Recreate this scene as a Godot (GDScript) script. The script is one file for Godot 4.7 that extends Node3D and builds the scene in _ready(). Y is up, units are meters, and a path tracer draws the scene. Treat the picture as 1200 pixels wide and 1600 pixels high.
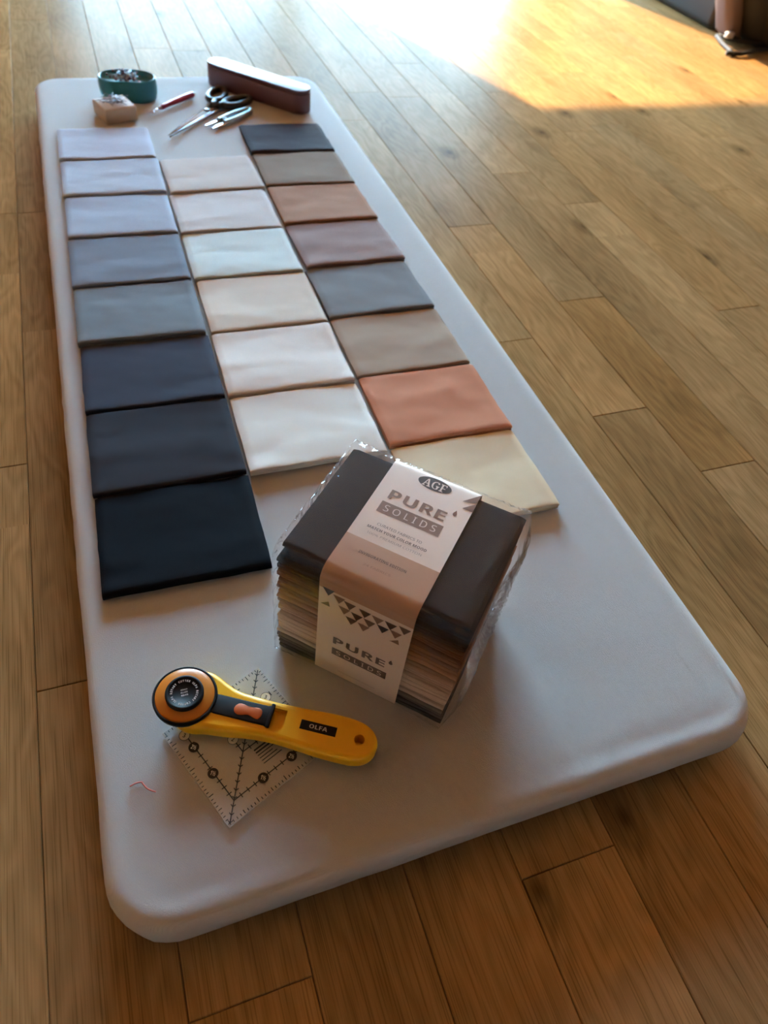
extends Node3D

const HB := 0.046                      # height of the board's top above the floor
const WX := 0.5587                     # width of the board
const ZF := -1.083                     # far end of the board
const ZN := 0.456                      # near end of the board

var rng := RandomNumberGenerator.new()
var nz := FastNoiseLite.new()
var used := {}
var M := {}

# ---------------------------------------------------------------- mesh helpers
func new_st() -> SurfaceTool:
	var st := SurfaceTool.new()
	st.begin(Mesh.PRIMITIVE_TRIANGLES)
	st.set_smooth_group(0)
	return st

# corners run counter-clockwise as seen from outside
func tri(st: SurfaceTool, a: Vector3, b: Vector3, c: Vector3) -> void:
	st.add_vertex(a); st.add_vertex(c); st.add_vertex(b)

func quad(st: SurfaceTool, a: Vector3, b: Vector3, c: Vector3, d: Vector3) -> void:
	tri(st, a, b, c); tri(st, a, c, d)

func flat(st: SurfaceTool) -> void:
	st.set_smooth_group(-1)

func done(st: SurfaceTool) -> ArrayMesh:
	st.generate_normals()
	return st.commit()

func add_box(st: SurfaceTool, lo: Vector3, hi: Vector3) -> void:
	var p := []
	for i in 8:
		p.append(Vector3(hi.x if i & 1 else lo.x, hi.y if i & 2 else lo.y, hi.z if i & 4 else lo.z))
	quad(st, p[4], p[5], p[7], p[6]); quad(st, p[1], p[0], p[2], p[3])
	quad(st, p[5], p[1], p[3], p[7]); quad(st, p[0], p[4], p[6], p[2])
	quad(st, p[6], p[7], p[3], p[2]); quad(st, p[0], p[1], p[5], p[4])

# box with rounded edges of radius r, centred on o
func add_rbox(st: SurfaceTool, o: Vector3, s: Vector3, r: float, n := 3, xf := Transform3D()) -> void:
	var h := s / 2.0
	r = minf(r, minf(h.x, minf(h.y, h.z)) * 0.999)
	var axes := [[0, 1, 2], [1, 2, 0], [2, 0, 1]]
	for ax in axes:
		var ca := steps(h[ax[0]], r, n)
		var cb := steps(h[ax[1]], r, n)
		for sg in [-1.0, 1.0]:
			var grid := []
			for a in ca:
				var row := []
				for b in cb:
					var p := Vector3.ZERO
					p[ax[0]] = a; p[ax[1]] = b; p[ax[2]] = sg * h[ax[2]]
					var q := Vector3(clampf(p.x, -h.x + r, h.x - r), clampf(p.y, -h.y + r, h.y - r), clampf(p.z, -h.z + r, h.z - r))
					row.append(xf * (o + q + (p - q).normalized() * r))
				grid.append(row)
			for i in ca.size() - 1:
				for j in cb.size() - 1:
					if sg > 0:
						quad(st, grid[i][j], grid[i + 1][j], grid[i + 1][j + 1], grid[i][j + 1])
					else:
						quad(st, grid[i][j], grid[i][j + 1], grid[i + 1][j + 1], grid[i + 1][j])

func steps(h: float, r: float, n: int) -> Array:
	var out := []
	for i in n + 1:
		out.append(-h + r - r * tan(PI / 4 * (1.0 - float(i) / n)))
	for i in n + 1:
		out.append(h - r + r * tan(PI / 4 * float(i) / n))
	return out

# outline (x, z pairs in a Vector2 list) pulled up from y0 to y1 with rounded top and bottom edges
func add_prism(st: SurfaceTool, poly: PackedVector2Array, y0: float, y1: float, bev := 0.0, n := 3, xf := Transform3D()) -> void:
	if not Geometry2D.is_polygon_clockwise(poly):
		poly = poly.duplicate(); poly.reverse()
	var rings := []
	if bev > 0.0:
		for i in n + 1:
			var a := PI / 2 * i / n
			rings.append([inset(poly, bev * (1.0 - sin(a))), y0 + bev * (1.0 - cos(a))])
		for i in n + 1:
			var a := PI / 2 * i / n
			rings.append([inset(poly, bev * (1.0 - cos(a))), y1 - bev * (1.0 - sin(a))])
	else:
		rings = [[poly, y0], [poly, y1]]
	var m := poly.size()
	for k in rings.size() - 1:
		var a: PackedVector2Array = rings[k][0]
		var b: PackedVector2Array = rings[k + 1][0]
		for i in m:
			var j := (i + 1) % m
			quad(st, xf * v3(a[i], rings[k][1]), xf * v3(a[j], rings[k][1]), xf * v3(b[j], rings[k + 1][1]), xf * v3(b[i], rings[k + 1][1]))
	for e in [0, rings.size() - 1]:
		var q: PackedVector2Array = rings[e][0]
		var t := Geometry2D.triangulate_polygon(q)
		for i in range(0, t.size(), 3):
			var a := v3(q[t[i]], rings[e][1])
			var b := v3(q[t[i + 1]], rings[e][1])
			var c := v3(q[t[i + 2]], rings[e][1])
			var up := (b - a).cross(c - a).y > 0
			if up == (e != 0):
				tri(st, xf * a, xf * b, xf * c)
			else:
				tri(st, xf * a, xf * c, xf * b)

func v3(p: Vector2, y: float) -> Vector3:
	return Vector3(p.x, y, p.y)

func inset(poly: PackedVector2Array, d: float) -> PackedVector2Array:
	var out := PackedVector2Array()
	var m := poly.size()
	for i in m:
		var a := (poly[i] - poly[(i + m - 1) % m]).normalized()
		var b := (poly[(i + 1) % m] - poly[i]).normalized()
		var na := Vector2(a.y, -a.x)
		var nb := Vector2(b.y, -b.x)
		var nn := (na + nb)
		if nn.length() < 0.01:
			nn = na
		nn = nn.normalized()
		out.append(poly[i] + nn * d / maxf(0.5, nn.dot(na)))
	return out

# outline run through Catmull-Rom so that hand-measured points make a smooth curve
func smooth(pts: Array, n := 4, closed := true) -> PackedVector2Array:
	var out := PackedVector2Array()
	var m := pts.size()
	for i in (m if closed else m - 1):
		var p0: Vector2 = pts[(i + m - 1) % m] if closed else pts[maxi(i - 1, 0)]
		var p1: Vector2 = pts[i]
		var p2: Vector2 = pts[(i + 1) % m]
		var p3: Vector2 = pts[(i + 2) % m] if closed else pts[mini(i + 2, m - 1)]
		for k in n:
			out.append(p1.cubic_interpolate(p2, p0, p3, float(k) / n))
	if not closed:
		out.append(pts[m - 1])
	return out

func round_rect(w: float, d: float, r: float, n := 8, cx := 0.0, cz := 0.0) -> PackedVector2Array:
	var out := PackedVector2Array()
	for c in [[1, 1, 0.0], [-1, 1, 0.5], [-1, -1, 1.0], [1, -1, 1.5]]:
		for i in n + 1:
			var a: float = PI * (c[2] + 0.5 * i / n)
			out.append(Vector2(cx + c[0] * (w / 2 - r) + r * cos(a), cz + c[1] * (d / 2 - r) + r * sin(a)))
	return out

func add_tube(st: SurfaceTool, path: Array, radius, seg := 8, caps := true) -> void:
	var rings := []
	var n := path.size()
	var side := Vector3.ZERO
	for i in n:
		var t: Vector3 = (path[mini(i + 1, n - 1)] - path[maxi(i - 1, 0)]).normalized()
		if side == Vector3.ZERO:
			side = t.cross(Vector3.UP if absf(t.y) < 0.9 else Vector3.RIGHT).normalized()
		side = (side - t * side.dot(t)).normalized()
		var other := t.cross(side)
		var r: float = radius[i] if radius is Array else radius
		var ring := []
		for k in seg:
			var a := TAU * k / seg
			ring.append(path[i] + (side * cos(a) + other * sin(a)) * r)
		rings.append(ring)
	for i in n - 1:
		for k in seg:
			var l := (k + 1) % seg
			quad(st, rings[i][k], rings[i][l], rings[i + 1][l], rings[i + 1][k])
	if caps:
		for k in seg:
			var l := (k + 1) % seg
			tri(st, path[0], rings[0][l], rings[0][k])
			tri(st, path[n - 1], rings[n - 1][k], rings[n - 1][l])

# profile of (radius, height) pairs turned about y
func add_lathe(st: SurfaceTool, prof: Array, seg := 24, o := Vector3.ZERO) -> void:
	for i in prof.size() - 1:
		for k in seg:
			var a := TAU * k / seg
			var b := TAU * (k + 1) / seg
			var p: Vector2 = prof[i]
			var q: Vector2 = prof[i + 1]
			var pa := o + Vector3(p.x * cos(a), p.y, p.x * sin(a))
			var pb := o + Vector3(p.x * cos(b), p.y, p.x * sin(b))
			var qa := o + Vector3(q.x * cos(a), q.y, q.x * sin(a))
			var qb := o + Vector3(q.x * cos(b), q.y, q.x * sin(b))
			quad(st, pb, pa, qa, qb)

func obj(called: String, what, m: Material, parent: Node = self, at := Vector3.ZERO) -> MeshInstance3D:
	var o := MeshInstance3D.new()
	o.name = called if parent != self else numbered(called)
	o.mesh = done(what) if what is SurfaceTool else what
	o.material_override = m
	o.position = at
	parent.add_child(o, true)
	return o

func numbered(called: String) -> String:
	used[called] = used.get(called, -1) + 1
	return called if used[called] == 0 else "%s_%03d" % [called, used[called]]

func thing(called: String, label: String, category: String, at := Vector3.ZERO, turn := 0.0, group := "") -> Node3D:
	var o := Node3D.new()
	o.name = numbered(called)
	add_child(o)
	o.position = at
	o.rotation.y = turn
	tag(o, label, category, group)
	return o

func tag(o: Node, label: String, category: String, group := "") -> void:
	o.set_meta("label", label); o.set_meta("category", category)
	if group:
		o.set_meta("group", group)

func struct(called: String, label := "", category := "") -> Node3D:
	var o := Node3D.new()
	o.name = called
	o.set_meta("kind", "structure")
	if label:
		tag(o, label, category)
	add_child(o)
	return o

func letters(called: String, txt: String, height: float, width: float, m: Material, parent: Node, xf: Transform3D, weight := 700, family := "Droid Sans") -> MeshInstance3D:
	var f := SystemFont.new()
	f.font_names = PackedStringArray([family])
	f.font_weight = weight
	var t := TextMesh.new()
	t.text = txt
	t.font = f
	t.font_size = 48
	t.pixel_size = 0.01
	t.depth = 0.0
	t.curve_step = 2.0
	var b := t.get_aabb()
	var o := MeshInstance3D.new()
	o.name = called
	var arr := ArrayMesh.new()
	var arrays := t.surface_get_arrays(0)
	var v: PackedVector3Array = arrays[Mesh.ARRAY_VERTEX]
	# height is that of a capital, so measure one
	var c := TextMesh.new()
	c.text = "H"; c.font = f; c.font_size = 48; c.pixel_size = 0.01; c.depth = 0.0
	var hb := c.get_aabb()
	var mid := b.get_center()
	for i in v.size():
		v[i] = xf * Vector3((v[i].x - mid.x) * width / b.size.x, (v[i].y - hb.get_center().y) * height / hb.size.y, 0.0)
	arrays[Mesh.ARRAY_VERTEX] = v
	arrays[Mesh.ARRAY_TANGENT] = null
	var nn := PackedVector3Array()
	nn.resize(v.size()); nn.fill((xf.basis.z).normalized())
	arrays[Mesh.ARRAY_NORMAL] = nn
	arr.add_surface_from_arrays(Mesh.PRIMITIVE_TRIANGLES, arrays)
	o.mesh = arr
	o.material_override = m
	parent.add_child(o, true)
	return o

# ---------------------------------------------------------------- materials
func mat(c: Color, rough := 0.6, opts := {}) -> StandardMaterial3D:
	var m := StandardMaterial3D.new()
	m.albedo_color = c
	m.roughness = rough
	for k in opts:
		m.set(k, opts[k])
	return m

func rgb(r: int, g: int, b: int) -> Color:
	return Color8(r, g, b)

func weave_texture() -> ImageTexture:
	var n := 256
	var im := Image.create(n, n, false, Image.FORMAT_L8)
	var f := FastNoiseLite.new()
	f.seed = 3; f.frequency = 0.09
	for y in n:
		for x in n:
			var v := 0.5 + 0.28 * sin(TAU * (x + y) / 8.0) + 0.12 * sin(TAU * (x - y) / 4.0) + 0.18 * f.get_noise_2d(x, y)
			im.set_pixel(x, y, Color(v, v, v))
	return ImageTexture.create_from_image(im)

func plain_weave_texture() -> ImageTexture:
	var n := 128
	var im := Image.create(n, n, false, Image.FORMAT_L8)
	for y in n:
		for x in n:
			var v := 0.5 + 0.25 * sin(TAU * x / 4.0) * sin(TAU * y / 4.0) + 0.2 * rng.randf()
			im.set_pixel(x, y, Color(v, v, v))
	return ImageTexture.create_from_image(im)

# oak: length runs down the picture, figure drawn with stretched noise
func oak_textures() -> Array:
	var w := 512
	var h := 1024
	var im := Image.create(w, h, false, Image.FORMAT_RGB8)
	var hm := Image.create(w, h, false, Image.FORMAT_L8)
	var a := FastNoiseLite.new()
	a.seed = 11; a.frequency = 0.01; a.fractal_octaves = 3
	var b := FastNoiseLite.new()
	b.seed = 29; b.frequency = 0.05; b.fractal_octaves = 2
	for y in h:
		for x in w:
			# fold the ends together so that the picture repeats without a seam
			var warp := a.get_noise_2d(x * 0.8, y * 0.45)
			var ring := sin(x * 0.085 + warp * 16.0)
			var fine := b.get_noise_2d(x * 8.0, y * 0.07)
			var pore := b.get_noise_2d(x * 15.0 + 500.0, y * 0.16)
			var broad := a.get_noise_2d(x * 0.35 + 900.0, y * 0.25)
			var v := 0.80 + 0.032 * ring + 0.055 * fine + 0.10 * broad
			var pit := smoothstep(0.22, 0.6, pore)
			v -= 0.15 * pit
			var kx := (x - 330.0 + 14.0 * warp) / 13.0
			var ky := (y - 420.0) / 9.0
			var kd := sqrt(kx * kx + ky * ky)
			v -= 0.34 * exp(-kd * kd * 0.9) + 0.10 * exp(-pow(kd - 2.0, 2.0) * 1.2)
			v = clampf(v, 0.0, 1.0)
			im.set_pixel(x, y, Color(clampf(v * 1.03, 0, 1), clampf(v * (0.985 - 0.03 * (1.0 - v)), 0, 1), clampf(v * (0.95 - 0.16 * (1.0 - v)), 0, 1)))
			var hgt := clampf(0.75 + 0.15 * fine - 0.5 * pit, 0, 1)
			hm.set_pixel(x, y, Color(hgt, hgt, hgt))
	return [ImageTexture.create_from_image(im), ImageTexture.create_from_image(hm)]

func cloth(c: Color, rough := 0.8, sheen := 0.0) -> StandardMaterial3D:
	return mat(c, rough, {"rim_enabled": sheen > 0, "rim": sheen, "rim_tint": 0.6, "metallic_specular": 0.15, "heightmap_enabled": true, "heightmap_scale": 0.03,
		"heightmap_texture": M.weave, "uv1_triplanar": true, "uv1_scale": Vector3(36, 36, 36)})

# ---------------------------------------------------------------- the scene
func _ready() -> void:
	rng.seed = 41
	nz.seed = 7
	nz.frequency = 1.0
	# camera
	var cam := Camera3D.new()
	cam.name = "camera"
	cam.transform = Transform3D(Basis(Vector3(0.93981706, 0.10167521, 0.3261994), Vector3(0.18592593, 0.6487946, -0.73790048), Vector3(-0.2866626, 0.75414038, 0.59084417)), Vector3(0.09130655, HB + 0.553, 0.57081846))
	cam.fov = rad_to_deg(2.0 * atan(800.0 / 1102.42))
	cam.near = 0.02
	cam.far = 200.0
	var attr := CameraAttributesPhysical.new()
	attr.frustum_focal_length = 12.0 * 1102.42 / 800.0
	attr.exposure_aperture = 4.8
	attr.frustum_focus_distance = 0.60
	cam.attributes = attr
	add_child(cam)
	# sky, sun, exposure
	var env := Environment.new()
	env.background_mode = Environment.BG_SKY
	env.tonemap_mode = Environment.TONE_MAPPER_LINEAR
	env.tonemap_exposure = 1.46
	env.sdfgi_enabled = true
	env.ssao_enabled = true
	env.ssil_enabled = true
	var sm := ProceduralSkyMaterial.new()
	sm.sky_top_color = Color(0.50, 0.73, 0.91)
	sm.sky_horizon_color = Color(0.765, 0.918, 0.978)
	sm.sky_curve = 0.2
	sm.ground_horizon_color = Color(0.5, 0.56, 0.6)
	sm.ground_bottom_color = Color(0.3, 0.3, 0.28)
	sm.sun_angle_max = 1.0
	var sky := Sky.new()
	sky.sky_material = sm
	env.sky = sky
	env.background_energy_multiplier = 48.0
	var we := WorldEnvironment.new()
	we.name = "surroundings"
	we.environment = env
	add_child(we)
	var sun := DirectionalLight3D.new()
	sun.name = "sun"
	sun.light_color = Color(1.0, 0.85, 0.63)
	sun.light_energy = 5.1
	sun.light_angular_distance = 0.55
	sun.shadow_enabled = true
	# the sun stands beyond the window, a little to its left
	var elev := atan(1.80 / (3.13 / 0.955))
	var dir := Vector3(0.2953 * cos(elev), -sin(elev), 0.9554 * cos(elev))
	sun.basis = Basis.looking_at(dir, Vector3.UP)
	add_child(sun)

	make_materials()
	room()
	board()
	swatches()
	bundle()
	ruler()
	cutter()
	thread()
	pin_block()
	pin_dish()
	seam_ripper()
	scissors()
	snips()
	pencil_case()
	armchair()
	backpack()

func make_materials() -> void:
	M.weave = weave_texture()
	M.plain = plain_weave_texture()
	var oak := oak_textures()
	M.oak = mat(Color.WHITE, 0.34, {"albedo_texture": oak[0], "vertex_color_use_as_albedo": true, "metallic_specular": 0.045, "heightmap_enabled": true, "heightmap_texture": oak[1], "heightmap_scale": 0.012})
	M.subfloor = mat(rgb(60, 44, 30), 0.9)
	M.wall = mat(rgb(240, 172, 112), 0.9)
	M.blocker_wall = mat(rgb(66, 42, 28), 0.8)  # back wall colour, kept dark to cut bounced light on the near floor
	M.ceiling = mat(rgb(246, 186, 126), 0.95)
	M.trim = mat(rgb(235, 230, 220), 0.5)
	M.frame = mat(rgb(52, 50, 48), 0.45)
	M.glass = mat(Color(1, 1, 1, 0.03), 0.0, {"transparency": BaseMaterial3D.TRANSPARENCY_ALPHA})
	M.cover = mat(rgb(212, 209, 206), 0.85, {"heightmap_enabled": true, "heightmap_texture": M.weave, "heightmap_scale": 0.10, "uv1_triplanar": true, "uv1_scale": Vector3(30, 30, 30), "metallic_specular": 0.3})
	M.wood = mat(rgb(190, 160, 120), 0.7)
	M.steel = mat(rgb(200, 203, 208), 0.22, {"metallic": 1.0})
	M.steel_dull = mat(rgb(150, 152, 158), 0.38, {"metallic": 1.0})
	M.black = mat(rgb(24, 24, 27), 0.42)
	M.ink = mat(rgb(24, 23, 25), 0.6)

# ---------------------------------------------------------------- the room
const RX0 := -2.2
const RX1 := 3.8
const RZ0 := -4.0
const RZ1 := 1.2
const CH := 2.6
const WX0 := 0.068
const WX1 := 2.68
const WH := 1.85

func slab(called: String, lo: Vector3, hi: Vector3, m: Material, label: String, category: String) -> void:
	var st := new_st(); flat(st)
	add_box(st, lo, hi)
	var o := obj(called, st, m)
	o.set_meta("kind", "structure")
	tag(o, label, category)

func room() -> void:
	floor_planks()
	var t := 0.2
	slab("wall_left", Vector3(RX0 - t, 0, RZ0 - t), Vector3(RX0, CH, RZ1 + t), M.wall, "plain honey-coloured wall left of the ironing board", "wall")
	slab("wall_right", Vector3(RX1, 0, RZ0 - t), Vector3(RX1 + t, CH, RZ1 + t), M.wall, "plain honey-coloured wall right of the dark armchair", "wall")
	slab("wall_back_blocker", Vector3(RX0, 0, RZ1), Vector3(RX1, CH, RZ1 + t), M.blocker_wall, "unseen dark walnut-brown wall set close behind the viewer to shade the near floor", "wall")  # unseen wall, brought close and darkened to block fill light from behind
	slab("ceiling", Vector3(RX0 - t, CH, RZ0 - t), Vector3(RX1 + t, CH + t, RZ1 + t), M.ceiling, "plain honey-coloured ceiling over the whole room", "ceiling")
	var st := new_st(); flat(st)
	add_box(st, Vector3(RX0, 0, RZ0 - t), Vector3(WX0, CH, RZ0))
	add_box(st, Vector3(WX1, 0, RZ0 - t), Vector3(RX1, CH, RZ0))
	add_box(st, Vector3(WX0, WH, RZ0 - t), Vector3(WX1, CH, RZ0))
	var w := obj("wall_front", st, M.wall)
	w.set_meta("kind", "structure")
	tag(w, "honey-coloured far wall holding the glass patio door", "wall")
	var win := struct("window_1", "two-leaf glass patio door with a dark frame in the far wall", "window")
	win.position = Vector3((WX0 + WX1) / 2, 0, RZ0 - 0.1)
	var hw := (WX1 - WX0) / 2
	var m0 := 1.19 - win.position.x
	var m1 := 1.33 - win.position.x
	for s in [[Vector3(-hw, 0, -0.03), Vector3(-hw + 0.05, WH, 0.03)], [Vector3(hw - 0.05, 0, -0.03), Vector3(hw, WH, 0.03)], [Vector3(-hw + 0.05, 0, -0.03), Vector3(hw - 0.05, 0.06, 0.03)], [Vector3(-hw + 0.05, WH - 0.05, -0.03), Vector3(hw - 0.05, WH, 0.03)], [Vector3(m0, 0.06, -0.03), Vector3(m1, WH - 0.05, 0.03)]]:
		st = new_st(); flat(st)
		add_rbox(st, (s[0] + s[1]) / 2, s[1] - s[0], 0.004, 1)
		obj("frame_bar", st, M.frame, win)
	for p in [[-hw + 0.05, m0], [m1, hw - 0.05]]:
		st = new_st(); flat(st)
		quad(st, Vector3(p[0], 0.06, 0), Vector3(p[1], 0.06, 0), Vector3(p[1], WH - 0.05, 0), Vector3(p[0], WH - 0.05, 0))
		obj("pane", st, M.glass, win)
	slab("terrace", Vector3(RX0 - 6, -0.25, RZ0 - 9), Vector3(RX1 + 6, -0.05, RZ0 - t), mat(rgb(150, 146, 138), 0.9), "pale stone terrace outside the patio door", "terrace")
	for b in [["baseboard_left", Vector3(RX0, 0.0, RZ0), Vector3(RX0 + 0.015, 0.11, RZ1)], ["baseboard_right", Vector3(RX1 - 0.015, 0.0, RZ0), Vector3(RX1, 0.11, RZ1)], ["baseboard_back", Vector3(RX0 + 0.015, 0.0, RZ1 - 0.015), Vector3(RX1 - 0.015, 0.11, RZ1)]]:
		slab(b[0], b[1], b[2], M.trim, "white painted baseboard along the %s wall" % b[0].substr(10), "baseboard")

func floor_planks() -> void:
	var fl := struct("floor", "natural oak plank floor with a soft satin sheen", "floor")
	var st := new_st(); flat(st)
	add_box(st, Vector3(RX0, -0.2, RZ0 - 0.2), Vector3(RX1, -0.016, RZ1))
	obj("subfloor", st, M.subfloor, fl)
	var pitch := 0.0867
	var x0 := -0.0471
	var first := int(floor((RX0 - x0) / pitch))
	var last := int(ceil((RX1 - x0) / pitch))
	var rest := new_st(); flat(rest)
	# joints read off the photograph, by column
	var known := {-2: [-0.0641, 0.8101], -1: [-0.0641, 0.7197], 0: [0.223, -0.6363], 4: [0.4914, -0.1391], 8: [0.0114, 0.7649], 9: [-0.2458, 0.1366], 10: [-0.6815, 0.4485], 11: [-0.5459, 0.2225], 12: [-0.173, 0.4937], 13: [-0.8623, 0.0869]}
	var tones := {"8:0.0114": 0.80, "9:-0.2458": 0.84, "0:0.223": 0.9}
	for c in range(first, last):
		var r := RandomNumberGenerator.new()
		r.seed = 900 + c * 17
		var cuts := [RZ0 - 0.19, RZ1]
		if known.has(c):
			cuts.append_array(known[c])
			var lo: float = known[c].min()
			var hi: float = known[c].max()
			var z := lo - r.randf_range(0.5, 1.0)
			while z > RZ0 + 0.3:
				cuts.append(z); z -= r.randf_range(0.55, 1.2)
			z = hi + r.randf_range(0.5, 1.0)
			while z < RZ1 - 0.3:
				cuts.append(z); z += r.randf_range(0.6, 1.2)
		else:
			var z := RZ0 + r.randf_range(0.3, 1.2)
			while z < RZ1 - 0.3:
				cuts.append(z); z += r.randf_range(0.5, 1.2)
		cuts.sort()
		var xa := maxf(x0 + c * pitch, RX0)
		var xb := minf(x0 + (c + 1) * pitch, RX1)
		for i in cuts.size() - 1:
			var tone := r.randf_range(0.88, 1.08)
			var key := "%d:%s" % [c, str(cuts[i])]
			if tones.has(key):
				tone = tones[key]
			var warm := r.randf_range(-0.035, 0.035)
			if c == 9 and tones.has(key):
				warm = 0.07
			var col := Color(0.56 * tone * (1.0 + warm), 0.375 * tone, 0.182 * tone * (1.0 - warm * 1.6))
			var seen: bool = cuts[i + 1] > -2.6 and cuts[i] < 0.75 and xb > -0.45 and xa < 2.35
			if seen:
				var st1 := new_st(); flat(st1)
				plank(st1, xa + 0.0003, xb - 0.0003, cuts[i] + 0.0003, cuts[i + 1] - 0.0003, col, Vector2(r.randf(), r.randf()))
				obj("plank", st1, M.oak, fl)
			else:
				plank(rest, xa + 0.0003, xb - 0.0003, cuts[i] + 0.0003, cuts[i + 1] - 0.0003, col, Vector2(r.randf(), r.randf()))
	var far := obj("planks", rest, M.oak, fl)
	far.set_meta("kind", "stuff")

func plank(st: SurfaceTool, xa: float, xb: float, za: float, zb: float, col: Color, off: Vector2) -> void:
	st.set_color(col)
	var b := 0.0007
	var y := -0.0 
	var yl := -0.016
	var top := [Vector3(xa + b, y, zb - b), Vector3(xb - b, y, zb - b), Vector3(xb - b, y, za + b), Vector3(xa + b, y, za + b)]
	var mid := [Vector3(xa, y - b, zb), Vector3(xb, y - b, zb), Vector3(xb, y - b, za), Vector3(xa, y - b, za)]
	var low := [Vector3(xa, yl, zb), Vector3(xb, yl, zb), Vector3(xb, yl, za), Vector3(xa, yl, za)]
	var faces := [top]
	for i in 4:
		var j := (i + 1) % 4
		faces.append([mid[i], mid[j], top[j], top[i]])
		faces.append([low[i], low[j], mid[j], mid[i]])
	for f in faces:
		for k in [0, 2, 1, 0, 3, 2]:
			var p: Vector3 = f[k]
			st.set_uv(Vector2(p.x / 0.30 + off.x, p.z / 1.3 + off.y))
			st.add_vertex(p)

# ---------------------------------------------------------------- ironing board
func board() -> void:
	var t := thing("ironing_board", "large rounded ironing board top in a fitted white cotton cover, lying on the floor", "ironing board", Vector3(WX / 2, 0, (ZF + ZN) / 2))
	# cover: rolled edge, shallow puckered skirt turned under the board
	var st := new_st()
	var base := round_rect(WX, ZN - ZF, 0.050, 10)
	# more points along the straight sides for the wavy hem
	var poly := PackedVector2Array()
	for i in base.size():
		var a := base[i]
		var b := base[(i + 1) % base.size()]
		var n := maxi(1, int((b - a).length() / 0.02))
		for k in n:
			poly.append(a.lerp(b, float(k) / n))
	if not Geometry2D.is_polygon_clockwise(poly):
		poly.reverse()
	var m := poly.size()
	var rings := []
	var prof := [[0.06, 0.0], [0.0455, 0.0], [0.036, 0.0], [0.027, 0.0], [0.0225, 0.0], [0.018, -0.0001], [0.0135, -0.0003], [0.009, -0.0011], [0.0055, -0.0030], [0.0025, -0.0058], [0.0008, -0.0095], [0.0, -0.014], [0.0, -0.020], [0.0008, -0.026], [0.003, -0.031], [0.008, -0.0345], [0.016, -0.036], [0.030, -0.0365]]
	var ins0 := inset(poly, 0.01)
	for k in range(1, prof.size()):
		var ring := []
		var ins := inset(poly, prof[k][0])
		for i in m:
			var p := ins[i]
			var y: float = prof[k][1]
			var w := smoothstep(-0.008, -0.03, y)
			var s := nz.get_noise_2d(poly[i].x * 14.0 + 5.0, poly[i].y * 14.0)
			var s2 := nz.get_noise_2d(poly[i].x * 45.0 + 50.0, poly[i].y * 45.0)
			if k < 8:
				# the pad stops short of the near edge, so the cover dips there before it rolls over
				var near := smoothstep(0.66, 0.735, poly[i].y) * (0.65 + 0.6 * s)
				y -= near * 0.0015 * exp(-pow((prof[k][0] - 0.0235) / 0.0055, 2.0))
			y += w * (0.0062 * s + 0.0015 * s2)
			p += (poly[i] - ins0[i]).normalized() * smoothstep(-0.004, -0.016, y) * (0.0014 * s + 0.0008 * s2)
			ring.append(Vector3(p.x, y, p.y))
		rings.append(ring)
	for k in rings.size() - 1:
		for i in m:
			var j := (i + 1) % m
			quad(st, rings[k + 1][i], rings[k + 1][j], rings[k][j], rings[k][i])
	# the middle of the cover, with a slight unevenness of the padding
	var gx := 36
	var gz := 90
	var hw := WX / 2 - 0.0435
	var hl := (ZN - ZF) / 2 - 0.0435
	var grid := []
	for i in gx + 1:
		var row := []
		for j in gz + 1:
			var x := lerpf(-hw, hw, float(i) / gx)
			var z := lerpf(-hl, hl, float(j) / gz)
			var edge := smoothstep(0.0, 0.04, minf(hw - absf(x), hl - absf(z)))
			var y := -0.0003 + edge * (0.0007 * nz.get_noise_2d(x * 13.0 + z * 3.0, z * 17.0) + 0.0003 * nz.get_noise_2d(x * 30.0 + 9.0, z * 44.0 + x * 20.0))
			row.append(Vector3(x, y, z))
		grid.append(row)
	for i in gx:
		for j in gz:
			quad(st, grid[i][j], grid[i][j + 1], grid[i + 1][j + 1], grid[i + 1][j])
	obj("cover", st, M.cover, t, Vector3(0, HB, 0))
	st = new_st()
	add_prism(st, inset(poly, 0.006), -0.030, -0.006, 0.002, 1)
	obj("deck", st, M.wood, t, Vector3(0, HB, 0))
	# elastic hem gathered under the deck
	st = new_st()
	var path := []
	var hem := inset(poly, 0.03)
	for i in m + 1:
		var p := hem[i % m]
		path.append(Vector3(p.x, -0.0385 + 0.0015 * sin(i * 2.1), p.y))
	add_tube(st, path, 0.003, 6, false)
	obj("elastic_hem", st, M.cover, t, Vector3(0, HB, 0))

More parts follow.
